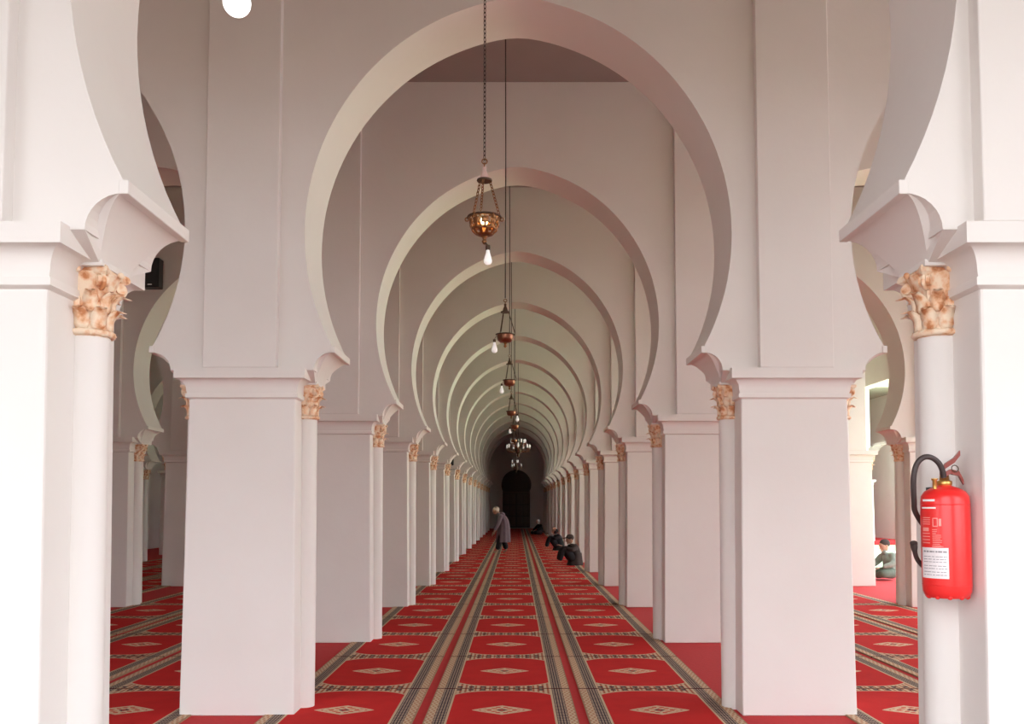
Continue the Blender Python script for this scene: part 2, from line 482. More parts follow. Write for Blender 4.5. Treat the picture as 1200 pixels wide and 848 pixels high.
def abacus_mb(m):
    n = 6; out = []
    for q in range(4):
        a0 = PI/4 + q*PI/2; a1 = a0 + PI/2
        p0 = Vector((math.cos(a0), math.sin(a0)))*0.158; p1 = Vector((math.cos(a1), math.sin(a1)))*0.158
        for i in range(n):
            t = i/n; p = p0.lerp(p1, t) * (1 - 0.16*math.sin(PI*t))
            out.append(p)
    m.rings([[(p.x*s_, p.y*s_, z) for p in out] for s_, z in ((0.93,0.250),(1.0,0.257),(1.0,0.270),(0.95,0.282))], smooth=False)
def rosette_mb(m, ang):
    ca, sa = math.cos(ang), math.sin(ang)
    m.sphere((0.120*ca, 0.120*sa, 0.262), 0.013, 0.013, 0.014, 8, 6)
CAP_Z = 2.298
def mesh_of(fn, name, *a):
    m = MB(); fn(m, *a); return m.mesh(name, M['capital'])
low_leaf_me = mesh_of(leaf_mb, 'leaf', 0.0, 0.03, 0.10, 0.078, 0.058, 0.07)
up_leaf_me = mesh_of(leaf_mb, 'leaf', 0.0, 0.10, 0.098, 0.080, 0.052, 0.075)
volute_me = mesh_of(volute_mb, 'volute', 0.0)
neck_me = mesh_of(neck_mb, 'neck_ring'); bell_me = mesh_of(bell_mb, 'capital'); abacus_me = mesh_of(abacus_mb, 'abacus')
rosette_me = mesh_of(rosette_mb, 'rosette', 0.0)
mm = MB(); neck_mb(mm); bell_mb(mm); abacus_mb(mm)
for i in range(8):
    leaf_mb(mm, 2*PI*i/8, 0.03, 0.10, 0.078, 0.058, 0.07)
    leaf_mb(mm, 2*PI*(i+0.5)/8, 0.10, 0.098, 0.080, 0.052, 0.075)
for i in range(4):
    volute_mb(mm, PI/4+i*PI/2); rosette_mb(mm, i*PI/2)
whole_cap_me = mm.mesh('capital', M['capital'])

def detailed_capital(parent, x, turn):
    c = link('capital', bell_me, parent, (x, 0, CAP_Z), turn)
    link('neck_ring', neck_me, c); link('abacus', abacus_me, c)
    for i in range(8):
        link('leaf', low_leaf_me, c, (0,0,0), 2*PI*i/8)
        link('leaf', up_leaf_me, c, (0,0,0), 2*PI*(i+0.5)/8)
    for i in range(4):
        link('volute', volute_me, c, (0,0,0), PI/4+i*PI/2)
        link('rosette', rosette_me, c, (0,0,0), i*PI/2)
    c['label'] = 'carved leafy capital stained orange brown'
    return c

ROWNAME = ['deep in the left aisles', 'left of the left aisle', 'left of the nave', 'right of the nave', 'right of the right aisle', 'beside the right courtyard', 'along the far right wall']
def make_pier(i, k):
    if i in (2, 3) and k < 2:
        lab = {(2,0): 'nearest white pier at the left edge, its carved capital lit pale',
               (3,0): 'nearest white pier at the right edge, carrying the red fire extinguisher',
               (2,1): 'whole peach-white pier standing on the carpet left of the nearest full arch',
               (3,1): 'whole white pier with bluish right side, right of the nearest full arch'}[(i, k)]
    else:
        lab = f'white pier, {ORD[k]} from the front in the row {ROWNAME[i]}'
    px = PX[i] + {(2, 0): -0.06, (3, 0): 0.01}.get((i, k), 0)
    t = thing('pier', lab, 'pier', (px, MIDY(k), 0), 0, 'white piers of the arcades')
    link('pier_core', core_me, t); link('cornice', cornice_me, t)
    link('pilaster_strip', wide_strip_me if (i, k) == (3, 0) else strip_me, t)
    for s_ in (0, 1):
        sg = 1 if s_ == 0 else -1
        if (i == 0 and sg < 0) or (i == 6 and sg > 0): continue
        link('column_shaft', shaft_me, t, (sg*COLX, 0, 0), s_*PI)
        if k < 4 and i in (2, 3): detailed_capital(t, sg*COLX, s_*PI)
        else:
            cp = link('capital', whole_cap_me, t, (sg*COLX, 0, CAP_Z), s_*PI)
        link('corbel', corbel_me, t, (0,0,0), s_*PI); link('impost_ledge', ledge_me, t, (0,0,0), s_*PI)
    return t
wide_strip_me = strip_mesh(0.44, 0.285)
arch_me = arch_mesh()
AISLE = ['across the outermost left aisle', 'across the left aisle', 'spanning the carpeted nave', 'across the right aisle', 'across the outer right aisle', 'across the far right aisle']
for k in range(NROW):
    for i in range(7):
        if built(i, k): make_pier(i, k)
    for i in range(6):
        if not (built(i, k) and built(i+1, k)): continue
        lab = f'white horseshoe arch {AISLE[i]}, {ORD[k]} one from the front'
        if i == 2 and k == 0: lab = 'nearest horseshoe arch, its lower flanks curving in at both picture edges'
        if i == 2 and k == 1: lab = 'large central horseshoe arch framing the receding nave, crown at picture top'
        a = link('horseshoe_arch', arch_me, None, ((PX[i]+PX[i+1])/2, MIDY(k), 0))
        a.scale.x = ((PX[i+1]-PX[i])/2 - TIP)/half_spring
        if (i, k) == (2, 0): a.scale.x = 1.022; a.location.x -= 0.025
        tag(a, lab, 'arch', 'white horseshoe arches')

# unseen arcade added just behind the viewer to limit the light coming in
fb = MB()
for i in range(6):
    x = PX[i]
    for z0, z1, e in ((0, 2.5, 0.0), (2.5, 2.66, 0.09)):
        fb.box(x-HX-e, x+HX+e, 0.06-HY-e, 0.06+HY+e, z0, z1)
    fb.box(x-0.285, x+0.285, 0.06-HY-0.09, 0.06+HY+0.09, 2.66, CEIL-0.004)
    if i < 5:
        cx = (PX[i]+PX[i+1])/2
        fb.add([(v.co.x+cx, v.co.y+0.06, v.co.z) for v in arch_me.vertices], [tuple(p.vertices) for p in arch_me.polygons])
fb.box(LEFT_X, 11.8, 0.06-0.25, 0.06+0.25, 4.5, CEIL-0.004)  # lintel added to keep sky light off the upper front walls
struct(fb.build('wall_front_baffle', M['plaster']))

# ------------------------------------------------------------------ carpets
rug_me = MB().box(-RUG_W/2, RUG_W/2, -RUG_L/2+0.004, RUG_L/2-0.004, 0, 0.012).mesh('rug_panel', M['rug'])
ROW0 = 6.28
def runner(x, label, y_from, y_to, group):
    t = thing('carpet_runner', label, 'carpet', (x, y_from, 0.0), 0, group)
    y = y_from
    while y + RUG_L <= y_to:
        link('rug_panel', rug_me, t, (0, y - y_from + RUG_L/2, 0)); y += RUG_L
for q, (x, nm) in enumerate(((-1.345, 'left'), (-0.113, 'middle'), (1.119, 'right'))):
    runner(x, f'{nm} red patterned prayer carpet runner along the central nave', ROW0-RUG_L, 58.5, 'red carpet runners in the nave')
for cxa, nm in ((-4.295, 'left'), (4.325, 'right')):
    for q, (dx, pn) in enumerate(((-1.232, 'left'), (0, 'middle'), (1.232, 'right'))):
        runner(cxa+dx, f'{pn} red patterned carpet runner in the {nm} aisle', ROW0-RUG_L, 58.5, f'red carpet runners in the {nm} aisle')
for cxa, nm in ((-8.605, 'left'),):
    for q, (dx, pn) in enumerate(((-1.232, 'left'), (0, 'middle'), (1.232, 'right'))):
        runner(cxa+dx, f'{pn} red patterned carpet runner in the outermost {nm} aisle', 9.0+ (ROW0-9.0) % RUG_L, 58.5, f'red carpet runners in the outermost {nm} aisle')

# ------------------------------------------------------------------ end wall and door
def end_wall():
    hw = [(0.90, 0), (0.90, 2.35)]
    zc, r = 2.87, 0.98
    a0 = -math.asin(0.40/0.98)
    for i in range(25):
        a = a0 + (PI/2 - a0)*i/24
        hw.append((r*math.cos(a), zc + r*math.sin(a)))
    x0, x1 = LEFT_X-0.2, 17.6
    cx = 0.0
    loop = [(x1, 0), (x1, CEIL), (x0, CEIL), (x0, 0)]
    left = [(cx-x, z) for x, z in hw]            # bottom to top
    right = [(cx+x, z) for x, z in hw[::-1]][1:]
    loop = loop + left + right
    bm = bmesh.new()
    fr = [bm.verts.new((x, END_Y, z)) for x, z in loop]; bk = [bm.verts.new((x, END_Y+0.35, z)) for x, z in loop]
    bm.faces.new(fr); bm.faces.new(bk[::-1])
    for i in range(len(loop)):
        j = (i+1) % len(loop); bm.faces.new((fr[i], fr[j], bk[j], bk[i]))
    bmesh.ops.recalc_face_normals(bm, faces=bm.faces)
    bmesh.ops.triangulate(bm, faces=[f for f in bm.faces if len(f.verts) > 4])
    me = bpy.data.meshes.new('wall_back'); bm.to_mesh(me); bm.free(); me.materials.append(M['plaster'])
    o = link('wall_back', me); struct(o)
    return hw
hw = end_wall()
for x0, x1 in ((-1.75, -1.25), (1.25, 1.75)):
    struct(MB().box(x0, x1, END_Y-0.06, END_Y, 0, CEIL).build('trim_1' if x0 < 0 else 'trim_2', M['plaster']))
door = link('door_1', None, None, (0, END_Y+0.2, 0)); struct(door); door['label'] = 'dark wooden double door under a horseshoe arch'
for s_ in (-1, 1):
    lf = MB().box(min(0.001*s_, 0.9*s_), max(0.001*s_, 0.9*s_), 0, 0.06, 0.0, 2.36).build('door_leaf', M['wood'], door)
    for z0, z1 in ((0.15, 0.75), (0.85, 1.5), (1.6, 2.25)):
        for a, b in ((0.07, 0.42), (0.48, 0.83)):
            MB().box(min(a*s_, b*s_), max(a*s_, b*s_), -0.025, 0, z0, z1).build('door_panel', M['woodtrim'], lf, bevel=0.012, weld=True)
    MB().torus(0.05, 0.008, 16, 6, (0.08*s_, -0.03, 1.1), Matrix.Rotation(PI/2, 3, 'X')).build('door_ring', M['darkbrass'], lf)
fan = [(x, z) for x, z in hw[1:]]
loop = [(-x, z) for x, z in fan] + [(x, z) for x, z in fan[::-1]][1:]
MB().rings([[(x, 0.0, z) for x, z in loop], [(x, 0.06, z) for x, z in loop]], smooth=False).build('door_tympanum', M['wood'], door)
MB().box(-0.95, 0.95, 0.06, 0.1, 0, 3.9).build('door_backing', M['wood'], door)  # sheet added behind the leaves to stop daylight showing through the gap
MB().box(-0.9, 0.9, -0.03, 0.0, 2.32, 2.42).build('door_rail', M['woodtrim'], door)
MB().box(-1.0, 1.0, -0.32, -0.12, 0, 0.05).build('threshold', M['stone'], door)

# ------------------------------------------------------------------ lamps
def chain_mb(m, p0, p1, link_l=0.034, r=0.0028, wdt=0.008):
    p0, p1 = Vector(p0), Vector(p1); d = p1-p0; n = max(2, int(d.length/(link_l*0.78))); d.normalize()
    a = d.orthogonal().normalized(); b = d.cross(a)
    for i in range(n):
        c = p0 + (p1-p0)*((i+0.5)/n); s_ = a if i % 2 else b
        pts = []
        for j in range(9):
            t = 2*PI*j/8
            pts.append(c + d*(link_l/2)*math.sin(t) + s_*wdt*math.cos(t))
        m.tube(pts, r, 4)
def bulb_mb(m, p, s_=1.0):
    x, y, z = p     # top of the socket, hangs down
    m.lathe([(0.012*s_, 0), (0.013*s_, -0.02*s_), (0.014*s_, -0.03*s_), (0.024*s_, -0.062*s_), (0.030*s_, -0.085*s_), (0.028*s_, -0.104*s_), (0.016*s_, -0.117*s_), (0.002*s_, -0.12*s_)], 14, (x, y, z))
def bowl_lamp(x, y, zrim, style, label, side):
    t = thing('hanging_lamp', label, 'lamp', (x, y, CEIL), 0, 'metal bowl lamps hanging along the nave')
    zr = zrim - CEIL                # local height of the rim
    top = zr + 0.235                # small disc the chains hang from
    MB().lathe([(0.05, 0), (0.05, -0.012), (0.02, -0.03), (0.01, -0.05)], 14).build('ceiling_rose', M['darkbrass'], t)
    hk = MB(); chain_mb(hk, (0, 0, -0.045), (0, 0, top+0.10)) if style == 'pierced' else hk.tube([(0,0,-0.045), (0.004,0,(top)/2), (0,0,top+0.14)], 0.006, 6)
    hk.build('chain', M['wire'], t)
    h2 = MB(); h2.torus(0.016, 0.004, 14, 6, (0,0,top+0.115), Matrix.Rotation(PI/2, 3, 'X')); h2.torus(0.014, 0.004, 14, 6, (0,0,top+0.09), Matrix.Rotation(PI/2, 3, 'Y'))
    h2.build('hook', M['brass'], t)
    cap = MB().lathe([(0.006, 0.085), (0.014, 0.075), (0.010, 0.06), (0.022, 0.03), (0.028, 0.006), (0.03, 0.0)], 16, (0,0,top)).build('lamp_cap', M['pinkcap'] if style == 'pierced' else M['darkbrass'], t)
    MB().lathe([(0.046, -0.010), (0.048, -0.004), (0.046, 0.002)], 20, (0,0,top)).build('cap_disc', M['darkbrass'], cap)
    R = 0.10
    for q in range(3):
        a = 2*PI*q/3 + (0.35 if style == 'pierced' else 0.1)
        c = MB(); p0 = (0.036*math.cos(a), 0.036*math.sin(a), top-0.005); p1 = (R*math.cos(a), R*math.sin(a), zr+0.012)
        if style == 'pierced': chain_mb(c, p0, p1, 0.026, 0.003, 0.008)
        else: c.tube([p0, p1], 0.0045, 6)
        c.build('hanger_chain', M['brass'] if style == 'pierced' else M['darkbrass'], t)
    prof = [(0.022, -0.118), (0.055, -0.107), (0.078, -0.085), (0.090, -0.055), (0.094, -0.02), (0.096, 0.0)] if style == 'pierced' else \
           [(0.012, -0.085), (0.055, -0.080), (0.077, -0.062), (0.084, -0.035), (0.086, -0.012), (0.088, 0.0)]
    if style == 'pierced':
        n = 40; rows = []
        for i in range(11):
            f = i/10*(len(prof)-1); k = min(int(f), len(prof)-2); u = f-k
            rows.append((prof[k][0]*(1-u)+prof[k+1][0]*u, prof[k][1]*(1-u)+prof[k+1][1]*u))
        bm = bmesh.new()
        vv = [[bm.verts.new((r*math.cos(2*PI*j/n), r*math.sin(2*PI*j/n), zr+z)) for j in range(n)] for r, z in rows]
        for i in range(10):
            for j in range(n):
                hole = (i in (2,3) and j % 4 in (1,2)) or (i in (5,) and (j % 4) in (0,3,1)) or (i in (6,7) and j % 4 in (0,)) or (i == 8 and j % 2)
                if hole: continue
                f = bm.faces.new((vv[i][j], vv[i][(j+1) % n], vv[i+1][(j+1) % n], vv[i+1][j])); f.smooth = True
        me = bpy.data.meshes.new('bowl'); bm.to_mesh(me); bm.free(); me.materials.append(M['brass'])
        bowl = link('bowl', me, t); sd = bowl.modifiers.new('thickness', 'SOLIDIFY'); sd.thickness = 0.004
        for q in range(6):
            a = 2*PI*q/6; MB().torus(0.011, 0.004, 12, 6, (0.107*math.cos(a), 0.107*math.sin(a), zr-0.012), Matrix.Rotation(a, 3, 'Z') @ Matrix.Rotation(PI/2, 3, 'X')).build('ear_ring', M['brass'], bowl)
        wb = MB().sphere((0, 0, zr-0.02), 0.024, 0.024, 0.03, 12, 8).build('candle_bulb', M['warmbulb'], t)
    else:
        inner = [(r-0.004, z+0.004) for r, z in prof[::-1]]
        bowl = MB().lathe([(0.001, prof[0][1])] + prof + inner + [(0.001, prof[0][1]+0.004)], 32, (0,0,zr)).build('bowl', M['copper'], t)
    MB().torus(prof[-1][0]+0.006, 0.006, 36, 8, (0,0,zr)).build('rim', M['darkbrass'], bowl)
    zb = zr + prof[0][1]
    MB().lathe([(0.024, 0.004), (0.012, -0.010), (0.010, -0.022), (0.017, -0.032), (0.010, -0.044), (0.003, -0.05)], 14, (0,0,zb)).build('finial', M['brass'], t)
    s_ = side
    if style == 'pierced':
        br = MB().tube([(0, 0, zb-0.03), (0.012*s_, -0.01, zb-0.052), (0.022*s_, -0.016, zb-0.066)], 0.007, 8)
        bx, bz = 0.022*s_, zb-0.062
    else:
        br = MB().tube([(0.07*s_, 0, zr-0.03), (0.095*s_, 0, zr-0.02), (0.108*s_, -0.004, zr-0.045), (0.110*s_, -0.005, zr-0.06)], 0.003, 6)
        bx, bz = 0.110*s_, zr-0.055
    br.build('bulb_arm', M['darkbrass'], t)
    so = MB().lathe([(0.013, 0.005), (0.015, -0.006), (0.014, -0.026)], 12, (bx, -0.01, bz)).build('bulb_socket', M['darkbrass'], t)
    b = MB(); bulb_mb(b, (bx, -0.01, bz-0.015), 0.86 if style == 'pierced' else 1.0); b.build('bulb', M['glassbulb'], t)
bowl_lamp(-0.195, 5.40, 3.37, 'pierced', 'pierced brass bowl lamp glowing inside, nearest and largest hanging lamp', 1)
bowl_lamp(-0.112, 9.05, 3.34, 'plain', 'plain copper bowl lamp hanging second from the front, white bulb at left', -1)
bowl_lamp(-0.096, 12.65, 3.37, 'plain', 'third bowl lamp from the front, small dark bowl hanging in the nave', -1)
bowl_lamp(-0.09, 16.25, 3.30, 'plain', 'fourth bowl lamp from the front, white bulb at its right', 1)
bowl_lamp(-0.03, 19.85, 3.36, 'plain', 'fifth bowl lamp from the front, just before the chandelier', -1)
bowl_lamp(-0.06, 23.45, 3.30, 'plain', 'sixth bowl lamp from the front, nearly hidden by nearer lamps', 1)

def chandelier(x, y, zc, R, n, label):
    t = thing('chandelier', label, 'chandelier', (x, y, CEIL), 0)
    z = zc - CEIL
    MB().lathe([(0.06, 0), (0.06, -0.015), (0.02, -0.04)], 14).build('ceiling_rose', M['darkbrass'], t)
    MB().tube([(0,0,-0.03), (0,0,z+0.3)], 0.008, 6).build('chain', M['wire'], t)
    MB().lathe([(0.01, 0.32), (0.03, 0.28), (0.015, 0.22), (0.05, 0.15), (0.09, 0.08), (0.11, 0.0), (0.08, -0.07), (0.03, -0.11), (0.045, -0.15), (0.01, -0.2)], 20, (0,0,z)).build('chandelier_body', M['darkbrass'], t)
    for i in range(n):
        a = 2*PI*i/n + 0.2; up = (i % 2)*0.16; rr = R*(1 if i % 2 == 0 else 0.62)
        ca, sa = math.cos(a), math.sin(a)
        am = MB().tube([(0.08*ca, 0.08*sa, z+up*0.6), (0.5*rr*ca, 0.5*rr*sa, z-0.05+up), (0.9*rr*ca, 0.9*rr*sa, z-0.02+up), (rr*ca, rr*sa, z+0.05+up)], 0.009, 6).build('chandelier_arm', M['brass'], t)
        MB().lathe([(0.01, 0), (0.03, 0.012), (0.032, 0.02), (0.012, 0.024)], 10, (rr*ca, rr*sa, z+0.05+up)).build('drip_cup', M['brass'], am)
        MB().lathe([(0.012, 0.02), (0.020, 0.05), (0.026, 0.09), (0.018, 0.125), (0.003, 0.15)], 10, (rr*ca, rr*sa, z+0.05+up)).build('bulb', M['glassbulb'], am)
chandelier(0.06, 27.0, 3.22, 0.35, 14, 'dark brass chandelier with many white bulbs, high in the middle nave')
chandelier(-0.02, 37.9, 3.12, 0.24, 6, 'small far chandelier hanging before the dark door arch')

gl = thing('globe_lamp', 'white round globe lamp hanging high at the top left', 'lamp', (-1.735, 5.4, CEIL))
MB().sphere((0, 0, 4.725-CEIL), 0.085, n=28, m=18).build('globe', M['globe'], gl)
MB().lathe([(0.03, 0), (0.034, 0.03), (0.02, 0.06), (0.006, 0.07)], 14, (0, 0, 4.805-CEIL)).build('globe_holder', M['darkbrass'], gl)
MB().tube([(0,0,0), (0,0,4.87-CEIL)], 0.005, 6).build('rod', M['wire'], gl)

# ------------------------------------------------------------------ loudspeakers
def speaker(x, y, z, wd, dp, ht, label, tilt=0.0):
    t = thing('loudspeaker', label, 'speaker', (x, y, z))
    t.rotation_euler = (tilt, 0, 0)
    b = MB().box(-wd/2, wd/2, -dp, 0, 0, ht).build('cabinet', M['black'], t, bevel=0.012, weld=True)
    MB().box(-wd*0.42, wd*0.42, -dp-0.012, -dp+0.002, ht*0.06, ht*0.94).build('grille', M['blackgrill'], t, bevel=0.006, weld=True)
    MB().box(-wd*0.2, wd*0.2, -0.002, 0.05, ht*0.4, ht*0.6).build('wall_bracket', M['darkbrass'], t)
    MB().box(-wd*0.12, wd*0.12, -dp-0.016, -dp-0.010, ht*0.07, ht*0.10).build('badge', M['whiteprint'], t)
speaker(-1.83, MIDY(6)-0.40, 2.68, 0.20, 0.14, 0.31, 'small black loudspeaker on a distant left nave pier, above its cornice')
speaker(-5.76, MIDY(3)-HT-0.04, 5.02, 0.27, 0.18, 0.47, 'black loudspeaker high on the wall in the left aisle')

# ------------------------------------------------------------------ fire extinguisher
EX, EY, EZ = 1.66, 3.475, 1.265
ex = thing('fire_extinguisher', 'red fire extinguisher with black hose hung on the right front column', 'fire extinguisher', (EX, EY, EZ))
ER = 0.0885
MB().lathe([(0.070, -0.004), (0.080, 0.004), (0.0865, 0.02), (ER, 0.045), (ER, 0.36), (0.086, 0.383), (0.074, 0.402), (0.05, 0.416), (0.026, 0.424), (0.022, 0.428)], 48).build('cylinder', M['red'], ex)
fr = MB().torus(ER-0.001, 0.0022, 48, 6, (0,0,0.045)); fr.torus(ER-0.001, 0.0022, 48, 6, (0,0,0.352))
fr.build('weld_seam', M['red'], ex)
ft = MB()
for i in range(10):
    a = 2*PI*i/10; ft.sphere((0.070*math.cos(a), 0.070*math.sin(a), 0.002), 0.011, n=8, m=6)
ft.build('foot_ring', M['red'], ex)
MB().lathe([(0.024, 0.424), (0.028, 0.430), (0.028, 0.442), (0.018, 0.446), (0.016, 0.468), (0.010, 0.474)], 18).build('valve', M['gold'], ex)
MB().lathe([(0.008, 0), (0.008, 0.032), (0.012, 0.034), (0.012, 0.040)], 10, (-0.052, -0.03, 0.412)).build('pressure_plug', M['gold'], ex)
def lever(pts, wd, th, name):
    m = MB(); rs = []
    for p, q in pts:
        x, y, z = p; rs.append([(x-wd*0.25*q, y-wd*q, z), (x+wd*0.25*q, y+wd*q, z), (x+wd*0.25*q, y+wd*q, z+th), (x-wd*0.25*q, y-wd*q, z+th)])
    m.rings(rs, smooth=False); return m.build(name, M['rust'], ex)
lever([((-0.020, -0.01, 0.468), 0.8), ((0.0, -0.012, 0.492), 1), ((0.03, -0.016, 0.512), 1), ((0.052, -0.02, 0.540), 0.8)], 0.014, 0.020, 'squeeze_lever')
lever([((-0.014, -0.01, 0.452), 0.8), ((0.015, -0.016, 0.470), 1), ((0.045, -0.02, 0.462), 1), ((0.062, -0.022, 0.428), 0.7)], 0.015, 0.018, 'carry_handle')
MB().torus(0.013, 0.002, 16, 6, (0.026, -0.034, 0.49), Matrix.Rotation(1.3, 3, 'X')).build('safety_pin', M['darkbrass'], ex)
hp = []
P = [(-0.012,-0.02,0.456), (-0.018,-0.025,0.482), (-0.035,-0.03,0.512), (-0.062,-0.032,0.532), (-0.092,-0.03,0.533), (-0.116,-0.025,0.508), (-0.127,-0.02,0.462), (-0.124,-0.008,0.41), (-0.115,0.01,0.365), (-0.100,0.04,0.330), (-0.066,0.080,0.295), (-0.035,0.098,0.26)]
def crom(P, k=5):
    P = [Vector(p) for p in P]; out = []
    for i in range(len(P)-1):
        a, b, c, d = P[max(i-1,0)], P[i], P[i+1], P[min(i+2, len(P)-1)]
        for j in range(k):
            t = j/k
            out.append(0.5*((2*b) + (c-a)*t + (2*a-5*b+4*c-d)*t*t + (3*b-a-3*c+d)*t**3))
    return out + [P[-1]]
MB().tube(crom(P), 0.0105, 10).build('hose', M['hose'], ex)
MB().tube(crom([(-0.055,0.084,0.110), (-0.088,0.056,0.138), (-0.112,0.022,0.172), (-0.124,0.002,0.205)]), [0.009]*10 + [0.010, 0.0115, 0.013, 0.013, 0.014, 0.014], 10).build('nozzle', M['hose'], ex)
MB().box(-0.02, 0.045, 0.075, 0.115, 0.29, 0.42).build('wall_bracket', M['black'], ex)
MB().torus(0.022, 0.006, 16, 6, (0.092, 0.02, 0.345), Matrix.Rotation(PI/2, 3, 'X')).build('strap_buckle', M['black'], ex)
VIEW = math.atan2(-EY, -EX)
def patch(m, s0, s1, z0, z1, r=ER+0.0012, th=0.0008, n=None):
    """curved sheet on the cylinder; s runs across the face seen from the nave, -1 left .. 1 right"""
    a0, a1 = math.asin(s0), math.asin(s1); n = n or max(2, int(abs(a1-a0)/0.12))
    rs = []
    for i in range(n+1):
        a = VIEW + a0 + (a1-a0)*i/n; c, s_ = math.cos(a), math.sin(a)
        rs.append([(r*c, r*s_, z0), (r*c, r*s_, z1), ((r-th-0.002)*c, (r-th-0.002)*s_, z1), ((r-th-0.002)*c, (r-th-0.002)*s_, z0)])
    m.rings(rs, smooth=False)
lb = MB(); patch(lb, -0.93, 0.09, 0.072, 0.188); label_o = lb.build('paper_label', M['paper'], ex)
mk = MB(); rnd = random.Random(3)
for li, z in enumerate((0.170, 0.153, 0.143, 0.133, 0.118, 0.108, 0.095, 0.084)):
    s_ = -0.86
    while s_ < 0.0:
        l = rnd.uniform(0.04, 0.16)
        patch(mk, s_, min(0.03, s_+l), z, z+(0.006 if li == 0 else 0.0022), ER+0.0022)
        s_ += l + rnd.uniform(0.02, 0.05)
mk.build('label_print', M['ink'], label_o)
wp = MB()
patch(wp, -0.86, -0.40, 0.398-0.034, 0.398-0.026, ER+0.0016); patch(wp, -0.90, -0.36, 0.336, 0.342, ER+0.0014)
wp.build('brand_bars', M['whiteprint'], ex)
fp = MB()
for z in (0.300, 0.292, 0.284, 0.276):
    patch(fp, -0.88, -0.60, z, z+0.003)
patch(fp, -0.50, -0.30, 0.298, 0.301); patch(fp, -0.50, -0.30, 0.268, 0.271); patch(fp, -0.50, -0.47, 0.268, 0.301); patch(fp, -0.33, -0.30, 0.268, 0.301)
patch(fp, -0.26, -0.16, 0.270, 0.298)
patch(fp, -0.88, -0.66, 0.250, 0.264)
for z in (0.240, 0.228, 0.216, 0.204):
    patch(fp, -0.90, -0.62, z, z+0.0035)
for j in range(10):
    z = 0.255 - j*0.0068; s1 = -0.12 - rnd.random()*0.12
    patch(fp, -0.52, s1 if j > 2 else s1-0.15, z, z+0.0022)
patch(fp, -0.54, -0.10, 0.184+0.008, 0.1945)
fp.build('printed_instructions', M['redpale'], ex)

# ------------------------------------------------------------------ people
def skin_mesh(verts, edges, radii, sub=1):
    """grow a tapered surface round a skeleton and return its mesh"""
    me = bpy.data.meshes.new('tmp'); me.from_pydata([tuple(v) for v in verts], edges, [])
    o = bpy.data.objects.new('tmp', me); C.objects.link(o)
    o.modifiers.new('skin', 'SKIN')
    lay = me.skin_vertices[0].data
    for i, r in enumerate(radii): lay[i].radius = (r, r) if not isinstance(r, tuple) else r; lay[i].use_root = (i == 0)
    if sub: s_ = o.modifiers.new('sub', 'SUBSURF'); s_.levels = sub; s_.render_levels = sub
    return bake(o)
def bake(o):
    dg = bpy.context.evaluated_depsgraph_get()
    out = bpy.data.meshes.new_from_object(o.evaluated_get(dg), depsgraph=dg)
    old = o.data; bpy.data.objects.remove(o)
    if old.users == 0: bpy.data.meshes.remove(old)
    return out
def merge(meshes, voxel=0.012, smooth=3):
    bm = bmesh.new()
    for m in meshes: bm.from_mesh(m)
    me = bpy.data.meshes.new('tmp'); bm.to_mesh(me); bm.free()
    o = bpy.data.objects.new('tmp', me); C.objects.link(o)
    r = o.modifiers.new('r', 'REMESH'); r.mode = 'VOXEL'; r.voxel_size = voxel; r.use_smooth_shade = True
    if smooth: s_ = o.modifiers.new('s', 'SMOOTH'); s_.iterations = smooth; s_.factor = 0.5
    return bake(o)
def head_mesh(c, fwd, up):
    """skull with jaw, brow, nose, lips, ears; c = centre of the head"""
    f = Vector(fwd).normalized(); u = (Vector(up) - f*Vector(up).dot(f)).normalized(); r = f.cross(u)
    c = Vector(c); m = MB()
    vs = []; n, k = 24, 18
    for i in range(k+1):
        th = PI*i/k
        for j in range(n):
            ph = 2*PI*j/n
            x, y, z = math.sin(th)*math.cos(ph), math.sin(th)*math.sin(ph), math.cos(th)
            w_ = 0.078*(1 - 0.25*max(0, -z)**1.3); d = 0.098*(1 - 0.12*max(0, -z))
            q = x*d; 
            if x > 0.6 and -0.15 < z < 0.12: q -= 0.006*(1 if abs(y) > 0.2 else 0)
            vs.append(c + f*q + r*(y*w_) + u*(z*0.118))
    fs = []
    for i in range(k):
        for j in range(n):
            j2 = (j+1) % n; fs.append((i*n+j, i*n+j2, (i+1)*n+j2, (i+1)*n+j))
    m.add(vs, fs, True)
    def P(a, b, d): return c + f*a + r*b + u*d
    m.tube([P(0.09,0,0.025), P(0.108,0,-0.005), P(0.116,0,-0.026), P(0.095,0,-0.034)], [0.008,0.011,0.014,0.009], 8)
    m.sphere(P(0.084,0,-0.085), 0.022, n=10, m=8)
    m.tube([P(0.086,-0.02,-0.058), P(0.095,0,-0.056), P(0.086,0.02,-0.058)], 0.008, 6)
    for s_ in (-1, 1):
        m.tube([P(0.086,0.012*s_,0.026), P(0.086,0.045*s_,0.026)], 0.009, 6)
        m.tube([P(0.0,0.076*s_,0.02), P(-0.015,0.088*s_,0.005), P(-0.005,0.080*s_,-0.03)], [0.010,0.014,0.008], 6)
    return m.mesh('tmp', M['skin'])
